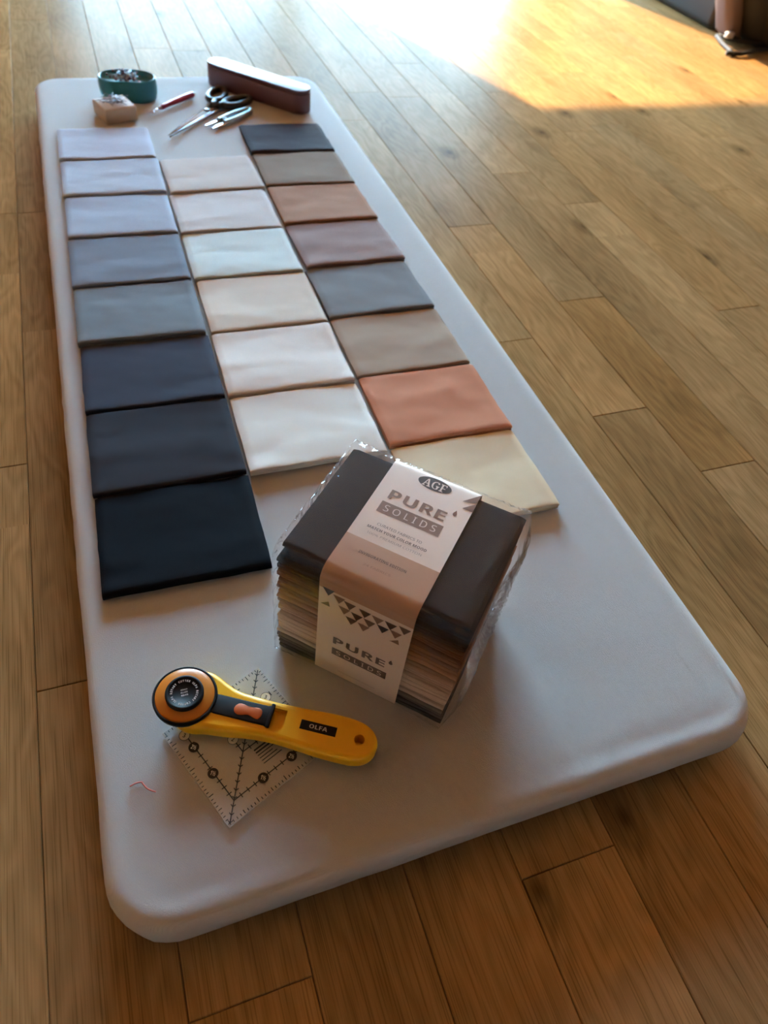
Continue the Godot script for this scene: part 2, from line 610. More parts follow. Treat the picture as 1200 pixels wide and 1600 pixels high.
# ---------------------------------------------------------------- folded fabrics
# cloth folded to a flat pad: the near edge shows its folds, the far edge is one turn
func fold_mesh(w: float, d: float, hgt: float, plies: int, sd: float, wrinkle := 0.0015, wedge := 0.72) -> ArrayMesh:
	var st := new_st()
	var prof := []          # (z, y share, is it top) going round clockwise seen from +x
	var nt := 22
	var tp := hgt / plies
	var r := tp / 2.0
	for i in nt + 1:
		prof.append(Vector2(lerpf(-d / 2 + hgt / 2, d / 2 - r, float(i) / nt), hgt))
	for k in plies:
		var y1 := hgt - k * tp
		var rr := r * (1.0 if k == 0 else 0.8 + 0.4 * fposmod(sd * (k + 3) * 7.31, 1.0))
		var back := 0.0 if k == 0 else 0.0012 * fposmod(sd * (k + 1) * 3.77, 1.0)
		for i in range(1, 6):
			var a := PI * i / 6.0
			prof.append(Vector2(d / 2 - r - back + rr * sin(a), y1 - r + r * cos(a)))
		if k < plies - 1:
			prof.append(Vector2(d / 2 - r * 1.6 - back, y1 - tp))
	for i in 5:
		prof.append(Vector2(lerpf(d / 2 - r, -d / 2 + hgt / 2, float(i) / 4.0), 0.0))
	for i in range(1, 6):
		var a := PI * i / 6.0
		prof.append(Vector2(-d / 2 + hgt / 2 - hgt / 2 * sin(a), hgt / 2 - hgt / 2 * cos(a)))
	var n := prof.size()
	var nx := 26
	var cols := []
	for i in nx + 1:
		var u := float(i) / nx * 2.0 - 1.0
		u = sin(u * PI / 2) * 0.25 + u * 0.75
		var col := []
		for p in prof:
			var e := smoothstep(0.95, 1.0, absf(u))
			var zz: float = p.x * (1.0 - 0.006 * e)
			var thick := lerpf(wedge, 1.0, smoothstep(-d / 2, d / 2, zz))
			var x := u * w / 2
			var share: float = p.y / hgt
			var wr := wrinkle * (nz.get_noise_3d(x * 7.0 + zz * 4.0, zz * 15.0, sd * 37.0) * 1.3 + 0.5 * nz.get_noise_3d(x * 12.0 + zz * 22.0, zz * 8.0 - x * 16.0, sd * 91.0))
			var y: float = p.y * thick + share * wr - e * share * hgt * 0.22
			x += 0.0011 * nz.get_noise_2d(zz * 18.0 + sd * 50.0, u * 2.0) * absf(u)
			zz += 0.0013 * nz.get_noise_2d(x * 14.0, sd * 80.0 + signf(zz) * 9.0) * absf(zz) / (d / 2)
			col.append(Vector3(x, maxf(y, 0.0), zz))
		cols.append(col)
	for i in nx:
		for k in n:
			var l := (k + 1) % n
			quad(st, cols[i][k], cols[i][l], cols[i + 1][l], cols[i + 1][k])
	# the two ends
	st.set_smooth_group(-1)
	for e in [0, nx]:
		var c := Vector3.ZERO
		for p in cols[e]:
			c += p / n
		for k in n:
			var l := (k + 1) % n
			if e == 0:
				tri(st, c, cols[e][l], cols[e][k])
			else:
				tri(st, c, cols[e][k], cols[e][l])
	return done(st)

func swatches() -> void:
	var sets := {
		"left": [0.0999, 0.00115, 0.1171, [
			[rgb(18, 20, 27), "black", 1], [rgb(52, 53, 61), "charcoal", 2], [rgb(62, 65, 78), "dark slate blue", 2], [rgb(122, 130, 138), "slate grey", 2],
			[rgb(126, 134, 148), "blue grey", 2], [rgb(166, 175, 190), "pale periwinkle grey", 2], [rgb(178, 186, 199), "very pale blue grey", 2], [rgb(184, 191, 206), "pale lilac white", 2]]],
		"middle": [0.2573, 0.0009, -0.0025, [
			[rgb(228, 226, 219), "off-white", 3], [rgb(228, 221, 214), "pale greige", 2], [rgb(216, 204, 190), "warm beige", 2], [rgb(206, 218, 217), "pale mint grey", 2],
			[rgb(206, 203, 202), "light silver grey", 2], [rgb(200, 190, 183), "pale taupe", 2]]],
		"right": [0.4125, 0.0010, 0.1179, [
			[rgb(222, 203, 172), "cream tan", 3], [rgb(200, 136, 106), "terracotta pink", 2], [rgb(172, 152, 134), "mid taupe", 2], [rgb(128, 129, 132), "mid grey", 2],
			[rgb(150, 128, 124), "dusty mauve", 2], [rgb(164, 122, 96), "cinnamon brown", 2], [rgb(136, 116, 98), "olive taupe", 2], [rgb(64, 60, 66), "near-black brown", 1]]],
	}
	var names := {"left": "left-hand row", "middle": "middle row", "right": "right-hand row"}
	for key in ["left", "middle", "right"]:
		var s = sets[key]
		for i in s[3].size():
			var f = s[3][i]
			var me := fold_mesh(0.1515 + rng.randf_range(-0.001, 0.001), 0.1232, 0.0088 + rng.randf_range(-0.0008, 0.0008), f[2], 0.13 + 0.377 * i + {"left": 0.0, "middle": 3.1, "right": 6.7}[key])
			var at := Vector3(s[0] + s[1] * i + rng.randf_range(-0.001, 0.001), HB + 0.0008, s[2] - 0.12475 * i)
			var o := obj("folded_fabric", me, cloth(f[0]), self, at)
			var turns := {"left": [1.2, .8, 1.2, .9, .3, .4, .7, .8], "middle": [.8, 1.1, .3, .5, -.3, -1.0], "right": [.5, .9, .4, -.2, -.9, 0.1, 1.4, 1.0]}
			o.rotation.y = -deg_to_rad(turns[key][i])
			var where := "nearest the viewer in the %s" % names[key] if i == 0 else ("farthest back in the %s" % names[key] if i == s[3].size() - 1 else "%s from the near end of the %s" % [["", "second", "third", "fourth", "fifth", "sixth", "seventh"][i], names[key]])
			tag(o, "%s folded fabric, %s" % [f[1], where], "fabric", "folded fabrics laid out in three rows on the board")

# ---------------------------------------------------------------- shrink-wrapped bundle
const BW := 0.1554
const BD := 0.1325
const BH := 0.1400

func bundle() -> void:
	var t := thing("fabric_bundle", "shrink-wrapped block of folded brown fabrics with a printed paper band", "fabric bundle", Vector3(0.2607, HB + 0.0005, 0.2685), -0.7812)
	var cols := [rgb(36, 26, 24), rgb(36, 25, 24), rgb(44, 31, 28), rgb(60, 40, 33), rgb(92, 62, 46), rgb(118, 78, 56), rgb(104, 70, 54), rgb(140, 98, 74), rgb(126, 92, 74), rgb(158, 112, 84), rgb(176, 132, 104), rgb(150, 118, 96),
		rgb(186, 148, 120), rgb(198, 164, 140), rgb(178, 146, 122), rgb(208, 178, 152), rgb(214, 190, 168), rgb(222, 198, 178), rgb(206, 180, 160), rgb(200, 182, 168), rgb(112, 104, 102), rgb(84, 80, 82), rgb(66, 64, 70), rgb(52, 52, 58)]
	var n := cols.size()
	var h := BH / n
	for i in n:
		var y := BH - h * (i + 1)
		# the upper plies draw in so that the block's shoulders are round
		var depth := (i + 0.6) * h
		var r := 0.018
		var draw := r - sqrt(maxf(0.0, r * r - pow(maxf(0.0, r - depth), 2.0)))
		var low := (n - 1 - i + 0.5) * h
		draw += 0.5 * (0.008 - sqrt(maxf(0.0, 0.008 * 0.008 - pow(maxf(0.0, 0.008 - low), 2.0))))
		var w := BW - 0.5 * draw - rng.randf_range(0.0, 0.0025)
		var d := BD - 2 * draw - rng.randf_range(0.0, 0.002)
		var me: ArrayMesh
		if i == 0:
			me = fold_mesh(w, d, h * 1.0, 1, 2.7, 0.0006, 1.0)
		else:
			me = fold_mesh(w, d, h * 0.985, 1 + i % 2, 0.3 + i * 0.61, 0.00015, 1.0)
		var o := obj("folded_fabric", me, cloth(cols[i], 0.7), t, Vector3(rng.randf_range(-0.0012, 0.0012), y, rng.randf_range(-0.0008, 0.0004)))
	# paper band round the block
	var bx0 := -0.0392
	var bx1 := 0.0372
	var paper := mat(rgb(236, 220, 208), 0.5)
	var st := new_st()
	var path := []
	var yt := BH + 0.0012
	var zf := BD / 2 + 0.0014
	var R := 0.011
	for i in 9:
		var a := PI / 2 * i / 8
		path.append(Vector2(zf - R + R * sin(a), yt - R + R * cos(a)))
	for y in [0.09, 0.05, 0.02]:
		path.append(Vector2(zf, y))
	for i in 5:
		var a := PI / 2 * i / 4
		path.append(Vector2(zf - 0.003 + 0.003 * cos(a), 0.0033 - 0.003 * sin(a)))
	var back := []
	for p in path:
		back.append(Vector2(-p.x, p.y))
	back.reverse()
	var loop := path.duplicate()
	loop.append_array(back)
	for i in loop.size():
		var j := (i + 1) % loop.size()
		var a: Vector2 = loop[i]
		var b: Vector2 = loop[j]
		quad(st, Vector3(bx0, a.y, a.x), Vector3(bx0, b.y, b.x), Vector3(bx1, b.y, b.x), Vector3(bx1, a.y, a.x))
	var band := obj("paper_band", st, paper, t)
	band.set_meta("label", "pale pink printed paper band")
	# print on the band; the lie of the top and of the front
	var e := 0.0003
	var top := func(x: float, z: float) -> Transform3D: return Transform3D(Basis(Vector3.RIGHT, Vector3(0, 0, -1), Vector3.UP), Vector3(x, yt + e, z))
	var front := func(x: float, y: float) -> Transform3D: return Transform3D(Basis.IDENTITY, Vector3(x, y, zf + e))
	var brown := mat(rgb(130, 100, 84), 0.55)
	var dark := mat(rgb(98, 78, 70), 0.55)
	var black := mat(rgb(40, 38, 42), 0.5)
	var tan_ := mat(rgb(186, 146, 118), 0.5)
	# tan printed zone that runs over the shoulder of the block
	st = new_st()
	var zone := [Vector2(0.0268, yt + 0.00012)]
	for p in path.slice(0, 9):
		var nn := Vector2(p.x - (zf - R), p.y - (yt - R)).normalized()
		zone.append(p + nn * 0.00015)
	zone.append(Vector2(zf + 0.00015, 0.122))
	for i in zone.size() - 1:
		quad(st, Vector3(bx0, zone[i].y, zone[i].x), Vector3(bx0, zone[i + 1].y, zone[i + 1].x), Vector3(bx1, zone[i + 1].y, zone[i + 1].x), Vector3(bx1, zone[i].y, zone[i].x))
	obj("printed_zone", st, tan_, band)
	# emblem
	st = new_st(); flat(st)
	for k in 32:
		var a := TAU * k / 32
		var b := TAU * (k + 1) / 32
		tri(st, Vector3(0, yt + e * 0.6, -0.052), Vector3(0.0145 * cos(b), yt + e * 0.6, -0.052 + 0.0068 * sin(b)), Vector3(0.0145 * cos(a), yt + e * 0.6, -0.052 + 0.0068 * sin(a)))
	obj("emblem", st, black, band)
	letters("emblem_letters", "AGF", 0.0085, 0.020, paper, band, top.call(0.0, -0.0515), 700, "Droid Serif")
	letters("printed_word", "PURE", 0.0102, 0.0480, brown, band, top.call(-0.0035, -0.0245))
	letters("printed_word", "PURE", 0.0098, 0.0460, dark, band, front.call(-0.0012, 0.0572))
	for k in 2:
		st = new_st(); flat(st)
		var c := Vector2(-0.0032, -0.0092) if k == 0 else Vector2(0.0, 0.0400)
		var hx := 0.0262 if k == 0 else 0.0245
		var hy := 0.0060 if k == 0 else 0.0052
		if k == 0:
			quad(st, Vector3(c.x - hx, yt + e * 0.5, c.y + hy), Vector3(c.x + hx, yt + e * 0.5, c.y + hy), Vector3(c.x + hx, yt + e * 0.5, c.y - hy), Vector3(c.x - hx, yt + e * 0.5, c.y - hy))
		else:
			quad(st, Vector3(c.x - hx, c.y - hy, zf + e * 0.5), Vector3(c.x + hx, c.y - hy, zf + e * 0.5), Vector3(c.x + hx, c.y + hy, zf + e * 0.5), Vector3(c.x - hx, c.y + hy, zf + e * 0.5))
		obj("printed_bar", st, brown if k == 0 else dark, band)
	letters("printed_word", "S O L I D S", 0.0068, 0.0440, paper, band, top.call(-0.0032, -0.0092), 400)
	letters("printed_word", "S O L I D S", 0.0060, 0.0410, paper, band, front.call(0.0, 0.0400), 400)
	# drop marks beside the words
	for k in 2:
		st = new_st(); flat(st)
		var c := Vector2(0.0258, -0.0318) if k == 0 else Vector2(0.0262, 0.0635)
		var pts := [Vector2(0, 0.0036), Vector2(0.0015, 0.0002), Vector2(0.0017, -0.0012), Vector2(0.001, -0.0025), Vector2(0, -0.003), Vector2(-0.001, -0.0025), Vector2(-0.0017, -0.0012), Vector2(-0.0015, 0.0002)]
		for i in 8:
			var p: Vector2 = pts[i]
			var q: Vector2 = pts[(i + 1) % 8]
			if k == 0:
				tri(st, Vector3(c.x, yt + e, c.y), Vector3(c.x + q.x, yt + e, c.y - q.y), Vector3(c.x + p.x, yt + e, c.y - p.y))
			else:
				tri(st, Vector3(c.x, c.y, zf + e), Vector3(c.x + q.x, c.y + q.y, zf + e), Vector3(c.x + p.x, c.y + p.y, zf + e))
		obj("printed_drop", st, brown if k == 0 else dark, band)
	letters("printed_line", "CURATED FABRICS TO", 0.0026, 0.037, dark, band, top.call(-0.0040, 0.0083), 400)
	letters("printed_line", "MATCH YOUR COLOR MOOD", 0.0026, 0.049, dark, band, top.call(-0.0038, 0.0136), 700)
	letters("printed_line", "100% PREMIUM COTTON", 0.0023, 0.045, mat(rgb(170, 152, 142), 0.5), band, top.call(-0.0035, 0.0192), 400)
	letters("printed_line", "INVIGORATING EDITION", 0.0026, 0.0385, dark, band, top.call(-0.0037, 0.0386), 700)
	letters("printed_line", "24 FABRICS", 0.0020, 0.022, mat(rgb(150, 112, 88), 0.5), band, top.call(-0.004, 0.0475), 400)
	letters("printed_line", "INVIGORATING EDITION", 0.0018, 0.034, mat(rgb(176, 152, 138), 0.5), band, front.call(0.0, 0.0118), 400)
	# triangles: a corner of them on the top, a patchwork on the front
	st = new_st(); flat(st)
	for tr in [[Vector2(0.0372, -0.0605), Vector2(0.026, -0.0468), Vector2(0.0372, -0.0505)], [Vector2(0.0372, -0.0500), Vector2(0.0285, -0.0400), Vector2(0.0372, -0.0400)]]:
		tri(st, v3(tr[0], yt + e), v3(tr[1], yt + e), v3(tr[2], yt + e))
	obj("printed_triangles", st, brown, band)
	var tones := [black, brown, dark, tan_]
	var s := 0.0088
	var spots := [[-0.0365, 0.1235, 0, 1], [-0.0275, 0.1195, 1, 1], [-0.0185, 0.1175, 2, 1], [-0.0060, 0.1165, 0, 1], [0.0045, 0.1160, 1, 1], [0.0150, 0.1165, 0, 1], [0.0260, 0.1185, 2, 1],
		[-0.0225, 0.1085, 1, 1], [-0.0120, 0.1075, 0, 1], [-0.0015, 0.1070, 2, 1], [0.0095, 0.1075, 0, 1], [0.0200, 0.1085, 1, 1], [-0.0160, 0.0990, 2, 1], [-0.0055, 0.0980, 1, 1], [-0.0372, 0.1010, 0, 0], [0.0215, 0.0935, 1, 0]]
	for k in 4:
		st = new_st(); flat(st)
		for sp in spots:
			if sp[2] == k:
				var a := Vector3(sp[0], sp[1], zf + e)
				if sp[3]:
					tri(st, a, a + Vector3(s * 0.6, -s, 0), a + Vector3(s * 1.15, 0, 0))
				else:
					tri(st, a, a + Vector3(s * 0.9, 0, 0), a + Vector3(s * 0.75, s * 0.7, 0))
		if k < 3:
			obj("printed_triangles", st, tones[k], band)
	shrink_film(t)

# thin clear film shrunk round the block, gathered and crumpled at its two ends
func shrink_film(t: Node3D) -> void:
	var film := mat(Color(0.95, 0.95, 0.96, 0.015), 0.12, {"transparency": BaseMaterial3D.TRANSPARENCY_ALPHA, "metallic_specular": 0.36})
	var st := new_st()
	var prof := []
	var hz := BD / 2 + 0.0024
	var y1 := BH + 0.0022
	var R := 0.0125
	var corners := [[1, 1, 0.0, Vector2(hz, 0.004)], [1, -1, 0.5, Vector2(-hz + 0.004, 0.0)], [-1, -1, 1.0, Vector2(-hz, y1 - R)], [-1, 1, 1.5, Vector2(hz - R, y1)]]
	for c in corners:
		var r: float = R if c[1] > 0 else 0.004
		var oy: float = y1 - r if c[1] > 0 else r
		for i in 11:
			var a: float = PI * (c[2] + 0.5 * i / 10)
			prof.append(Vector2(c[0] * (hz - r) + r * sin(a), oy + r * cos(a)))
		var cur: Vector2 = prof[prof.size() - 1]
		for i in range(1, 30):
			prof.append(cur.lerp(c[3], i / 30.0))
	var n := prof.size()
	var nx := 84
	var cols := []
	var c0 := Vector2(0, BH * 0.5)
	for i in nx + 1:
		var u := float(i) / nx * 2.0 - 1.0
		var x := u * (BW / 2 + 0.0008)
		var col := []
		var e := smoothstep(0.42, 1.0, absf(u))
		var ef := smoothstep(0.55, 1.0, absf(u))
		for k in n:
			var p: Vector2 = prof[k]
			var nn := (p - c0).normalized()
			var along_ := float(k) / n
			# gathers that fan out from the ends, sharp ridges on a slack sheet; tight and nearly flat over the band
			var skew := along_ * 60.0 + u * 2.2 * sin(along_ * 31.0)
			var ridge := 1.0 - absf(nz.get_noise_2d(skew, u * 2.0 + 40.0)) * 3.2
			var fine := 1.0 - absf(nz.get_noise_2d(skew * 2.3 + 90.0, u * 3.5)) * 3.0
			var back := smoothstep(-0.035, -0.066, p.x) * smoothstep(0.12, 0.139, p.y)
			var crease := 1.0 - absf(nz.get_noise_2d(x * 220.0 + p.x * 90.0, p.x * 60.0 + 12.0)) * 3.0
			var out := e * 0.0015 * maxf(0.0, ridge) + ef * 0.0011 * maxf(0.0, fine) + back * 0.0017 * maxf(0.0, crease) + 0.00012 * nz.get_noise_3d(x * 90.0, p.x * 90.0, p.y * 90.0)
			var q := p + nn * out
			col.append(Vector3(x, maxf(q.y, 0.0003), q.x))
		cols.append(col)
	for i in nx:
		for k in n:
			var l := (k + 1) % n
			quad(st, cols[i][k], cols[i + 1][k], cols[i + 1][l], cols[i][l])
	# ends: film drawn in over the cut folds, puckered towards a seam
	for sgn in [-1.0, 1.0]:
		var rim: Array = cols[0] if sgn < 0 else cols[nx]
		var rings := [rim]
		var steps_ := 16
		for j in range(1, steps_ + 1):
			var f := float(j) / steps_
			var ring := []
			for k in n:
				var p: Vector3 = rim[k]
				var cc := Vector3(0, BH * 0.5, 0)
				var al := float(k) / n
				var bulge := (0.0060 if sgn > 0 else 0.0042) * sin(PI * minf(f * 1.5, 1.0))
				var fold := 1.0 - absf(nz.get_noise_2d(al * 70.0 + sgn * 33.0 + f * 5.0, f * 2.5)) * 3.0
				var crump := nz.get_noise_3d(p.y * lerpf(1.0, 0.4, f) * 150.0, p.z * (1.0 - f) * 150.0, 31.0 + sgn)
				var cr := sin(PI * minf(1.0, f * 1.15)) * (0.0040 * maxf(-0.3, fold) + 0.0014 * crump)
				ring.append(Vector3(p.x + sgn * (bulge + cr), lerpf(p.y, cc.y, f * 0.98), lerpf(p.z, cc.z, f * 0.98)))
			rings.append(ring)
		for j in steps_:
			for k in n:
				var l := (k + 1) % n
				if sgn > 0:
					quad(st, rings[j][k], rings[j + 1][k], rings[j + 1][l], rings[j][l])
				else:
					quad(st, rings[j][k], rings[j][l], rings[j + 1][l], rings[j + 1][k])
	var o := obj("plastic_wrap", st, film, t)
	o.set_meta("label", "clear crinkled shrink wrap")

# ---------------------------------------------------------------- ruler
func ruler() -> void:
	var side := 0.092
	# own axes: x runs along the edge from the near corner to the left one, z along the other edge
	var t := thing("quilting_ruler", "small clear square acrylic ruler with black markings under the yellow cutter", "ruler", Vector3(0.0899, HB + 0.0006, 0.3994))
	var a := deg_to_rad(-113.15)
	var ex := Vector3(cos(a), 0, sin(a))
	var ez := Vector3(-sin(a), 0, cos(a))     # a quarter turn on
	t.basis = Basis(ex, Vector3.UP, ex.cross(Vector3.UP))
	var sg := 1.0 if t.basis.z.dot(Vector3(cos(deg_to_rad(-23.15)), 0, sin(deg_to_rad(-23.15)))) > 0 else -1.0
	var st := new_st(); flat(st)
	add_rbox(st, Vector3(side / 2, 0.0015, sg * side / 2), Vector3(side, 0.003, side), 0.0004, 1)
	obj("acrylic_slab", st, mat(Color(0.9, 0.92, 0.91, 0.22), 0.08, {"transparency": BaseMaterial3D.TRANSPARENCY_ALPHA}), t)
	var y := 0.0032
	st = new_st(); flat(st)
	var bar := func(p: Vector2, q: Vector2, w: float) -> void:
		var d := (q - p).normalized() * w / 2
		var n := Vector2(-d.y, d.x)
		var c := [p - n, q - n, q + n, p + n]
		var v := []
		for k in c:
			v.append(Vector3(k.x, y, sg * k.y))
		if (v[1] - v[0]).cross(v[2] - v[0]).y < 0:
			v.reverse()
		quad(st, v[0], v[1], v[2], v[3])
	var inch := 0.0254
	var first := 0.0135
	for k in 3:
		var f := first + inch * k * 1.04
		bar.call(Vector2(f, f), Vector2(f, side - 0.008), 0.0008)
		bar.call(Vector2(f, f), Vector2(side - 0.008, f), 0.0008)
		var q := f + inch / 4
		while q < side - 0.006:
			var l := 0.0022
			bar.call(Vector2(f - l, q), Vector2(f + l, q), 0.0007)
			bar.call(Vector2(q, f - l), Vector2(q, f + l), 0.0007)
			q += inch / 4
	bar.call(Vector2(0.002, 0.002), Vector2(side - 0.002, side - 0.002), 0.0008)
	var q := 0.006
	while q < side - 0.005:
		var l := 0.0019
		bar.call(Vector2(q, q), Vector2(q + l * 1.3, q), 0.0007)
		bar.call(Vector2(q, q), Vector2(q, q + l * 1.3), 0.0007)
		q += inch / 6
	# ticks along the edges
	var i := 0
	q = 0.002
	while q < side - 0.002:
		var l := 0.0040 if i % 8 == 0 else (0.0030 if i % 4 == 0 else 0.0020)
		for s in [0.0006, side - 0.0006]:
			var d: float = l if s < 0.01 else -l
			bar.call(Vector2(s, q), Vector2(s + d, q), 0.0006)
			bar.call(Vector2(q, s), Vector2(q, s + d), 0.0006)
		q += inch / 8
		i += 1
	# fine print near the middle
	for k in 6:
		bar.call(Vector2(0.022 + 0.0026 * k, 0.047), Vector2(0.022 + 0.0026 * k, 0.064 - 0.0024 * (k % 3)), 0.0013 if k > 3 else 0.0007)
	obj("printed_lines", st, M.ink, t)
	var white := mat(rgb(225, 222, 216), 0.5)
	for d in [[0.067, 0.013, "2½", true], [0.0404, 0.013, "1½", true], [0.0132, 0.040, "1½", true], [0.0127, 0.0667, "2½", true], [0.0797, 0.0126, "3", false], [0.053, 0.0397, "2", false], [0.0658, 0.0806, "3", false]]:
		st = new_st(); flat(st)
		var c := Vector3(d[0], y + 0.0002, sg * d[1])
		for k in 24:
			var p := TAU * k / 24
			var r := TAU * (k + 1) / 24
			tri(st, c, c + Vector3(cos(r), 0, -sin(r)) * -0.0041, c + Vector3(cos(p), 0, -sin(p)) * -0.0041)
		var disc := obj("number_disc", st, M.ink if d[3] else white, t)
		if not d[3]:
			st = new_st()
			var ring := []
			for k in 25:
				ring.append(c + Vector3(cos(TAU * k / 24), 0, sin(TAU * k / 24)) * 0.0041)
			add_tube(st, ring, 0.0002, 4, false)
			obj("number_ring", st, M.ink, disc)
		var face := t.basis.inverse() * Basis(Vector3(0.83, 0, 0.56).normalized(), Vector3(0.56, 0, -0.83).normalized(), Vector3.UP)
		letters("number", d[2], 0.0034, 0.0020 * d[2].length(), white if d[3] else M.ink, disc, Transform3D(face, c + Vector3(0, 0.0002, 0)), 700)

# ---------------------------------------------------------------- rotary cutter
func cutter() -> void:
	var t := thing("rotary_cutter", "yellow-handled rotary cutter with round black-rimmed blade, lying on the clear ruler", "rotary cutter", Vector3(0.0764, HB + 0.0042, 0.2966), -deg_to_rad(31.04))
	var yellow := mat(rgb(255, 190, 10), 0.38)
	var amber := mat(rgb(196, 118, 34), 0.32)
	var black := mat(rgb(20, 20, 23), 0.55, {"metallic_specular": 0.3})
	obj("handle", handle_shape(), yellow, t)
	# black slide over the recess, with an orange window
	var st := new_st()
	var slide := PackedVector2Array([Vector2(0.012, -0.0078), Vector2(0.066, -0.0084), Vector2(0.0697, -0.0096), Vector2(0.0708, -0.0096), Vector2(0.0708, 0.0088), Vector2(0.0697, 0.0088), Vector2(0.066, 0.0076), Vector2(0.012, 0.0076)])
	add_prism(st, slide, 0.0135, 0.0172, 0.0006, 2)
	var sl := obj("blade_slide", st, black, t)
	st = new_st()
	add_rbox(st, Vector3(0.0700, 0.0178, -0.0004), Vector3(0.0030, 0.0036, 0.0196), 0.0008, 2)
	obj("thumb_ridge", st, black, sl)
	st = new_st()
	var win := smooth([Vector2(0.0405, 0.0), Vector2(0.0430, -0.0042), Vector2(0.0475, -0.0046), Vector2(0.0525, -0.0034), Vector2(0.0580, -0.0046), Vector2(0.0620, -0.0036), Vector2(0.0632, 0.0006), Vector2(0.0610, 0.0046), Vector2(0.0565, 0.0040), Vector2(0.0525, 0.0030), Vector2(0.0470, 0.0046), Vector2(0.0425, 0.0040)], 3)
	add_prism(st, win, 0.0165, 0.0176, 0.0003, 1)
	obj("slide_window", st, mat(rgb(196, 92, 30), 0.45), sl)
	# blade, its amber guard and the black nut
	st = new_st()
	add_lathe(st, [Vector2(0, 0.0152), Vector2(0.0225, 0.0154), Vector2(0.0232, 0.0158), Vector2(0.0225, 0.0162), Vector2(0, 0.0166)], 64)
	obj("blade", st, M.steel, t)
	st = new_st()
	add_lathe(st, [Vector2(0.0226, 0.0140), Vector2(0.0250, 0.0142), Vector2(0.0252, 0.0175), Vector2(0.0245, 0.0186), Vector2(0.0234, 0.0188), Vector2(0.0230, 0.0180), Vector2(0.0226, 0.0165)], 64)
	obj("blade_rim", st, black, t)
	st = new_st()
	add_lathe(st, [Vector2(0.0231, 0.0162), Vector2(0.0231, 0.0183), Vector2(0.0224, 0.0190), Vector2(0.0150, 0.0196), Vector2(0.0, 0.0196)], 64)
	obj("blade_guard", st, amber, t)
	st = new_st()
	var nut := [Vector2(0.0148, 0.0190), Vector2(0.0150, 0.0222), Vector2(0.0144, 0.0232), Vector2(0.0126, 0.0234), Vector2(0.0122, 0.0228), Vector2(0.0, 0.0226)]
	add_lathe(st, nut, 48)
	var kn := obj("nut", st, black, t)
	# ring of white lettering and the small block of text in its middle
	var white := mat(rgb(205, 205, 205), 0.5)
	var ring_text := "OLFA ROTARY CUTTER OLFA ROTARY CUTTER "
	for i in ring_text.length():
		if ring_text[i] == " ":
			continue
		var a := TAU * i / ring_text.length() - 1.2
		var up := Vector3(cos(a), 0, sin(a))
		letters("letter", ring_text[i], 0.0017, 0.0012, white, kn, Transform3D(Basis(Vector3(-sin(a), 0, cos(a)), up, Vector3.UP), up * 0.0100 + Vector3(0, 0.0229, 0)), 700)
	for i in 3:
		letters("letters", ["45mm", "BLADE", "RB45"][i], 0.0013, 0.0052, white, kn, Transform3D(Basis(Vector3(cos(0.54), 0, -sin(0.54)), Vector3(-sin(0.54), 0, -cos(0.54)), Vector3.UP), Vector3(0, 0.0229, 0.0) + Vector3(sin(0.54), 0, cos(0.54)) * (i - 1) * 0.0024), 400)
	# black name plate
	st = new_st()
	add_rbox(st, Vector3(0.1088, 0.0156, -0.0010), Vector3(0.0290, 0.0006, 0.0078), 0.00025, 1)
	var pl := obj("name_plate", st, black, t)
	letters("letters", "OLFA", 0.0034, 0.0145, white, pl, Transform3D(Basis(Vector3.RIGHT, Vector3(0, 0, -1), Vector3.UP), Vector3(0.1088, 0.0161, -0.0010)), 700)

func along(c: PackedVector2Array, x: float) -> float:
	for i in c.size() - 1:
		if x <= c[i + 1].x:
			return lerpf(c[i].y, c[i + 1].y, clampf((x - c[i].x) / maxf(1e-9, c[i + 1].x - c[i].x), 0.0, 1.0))
	return c[c.size() - 1].y

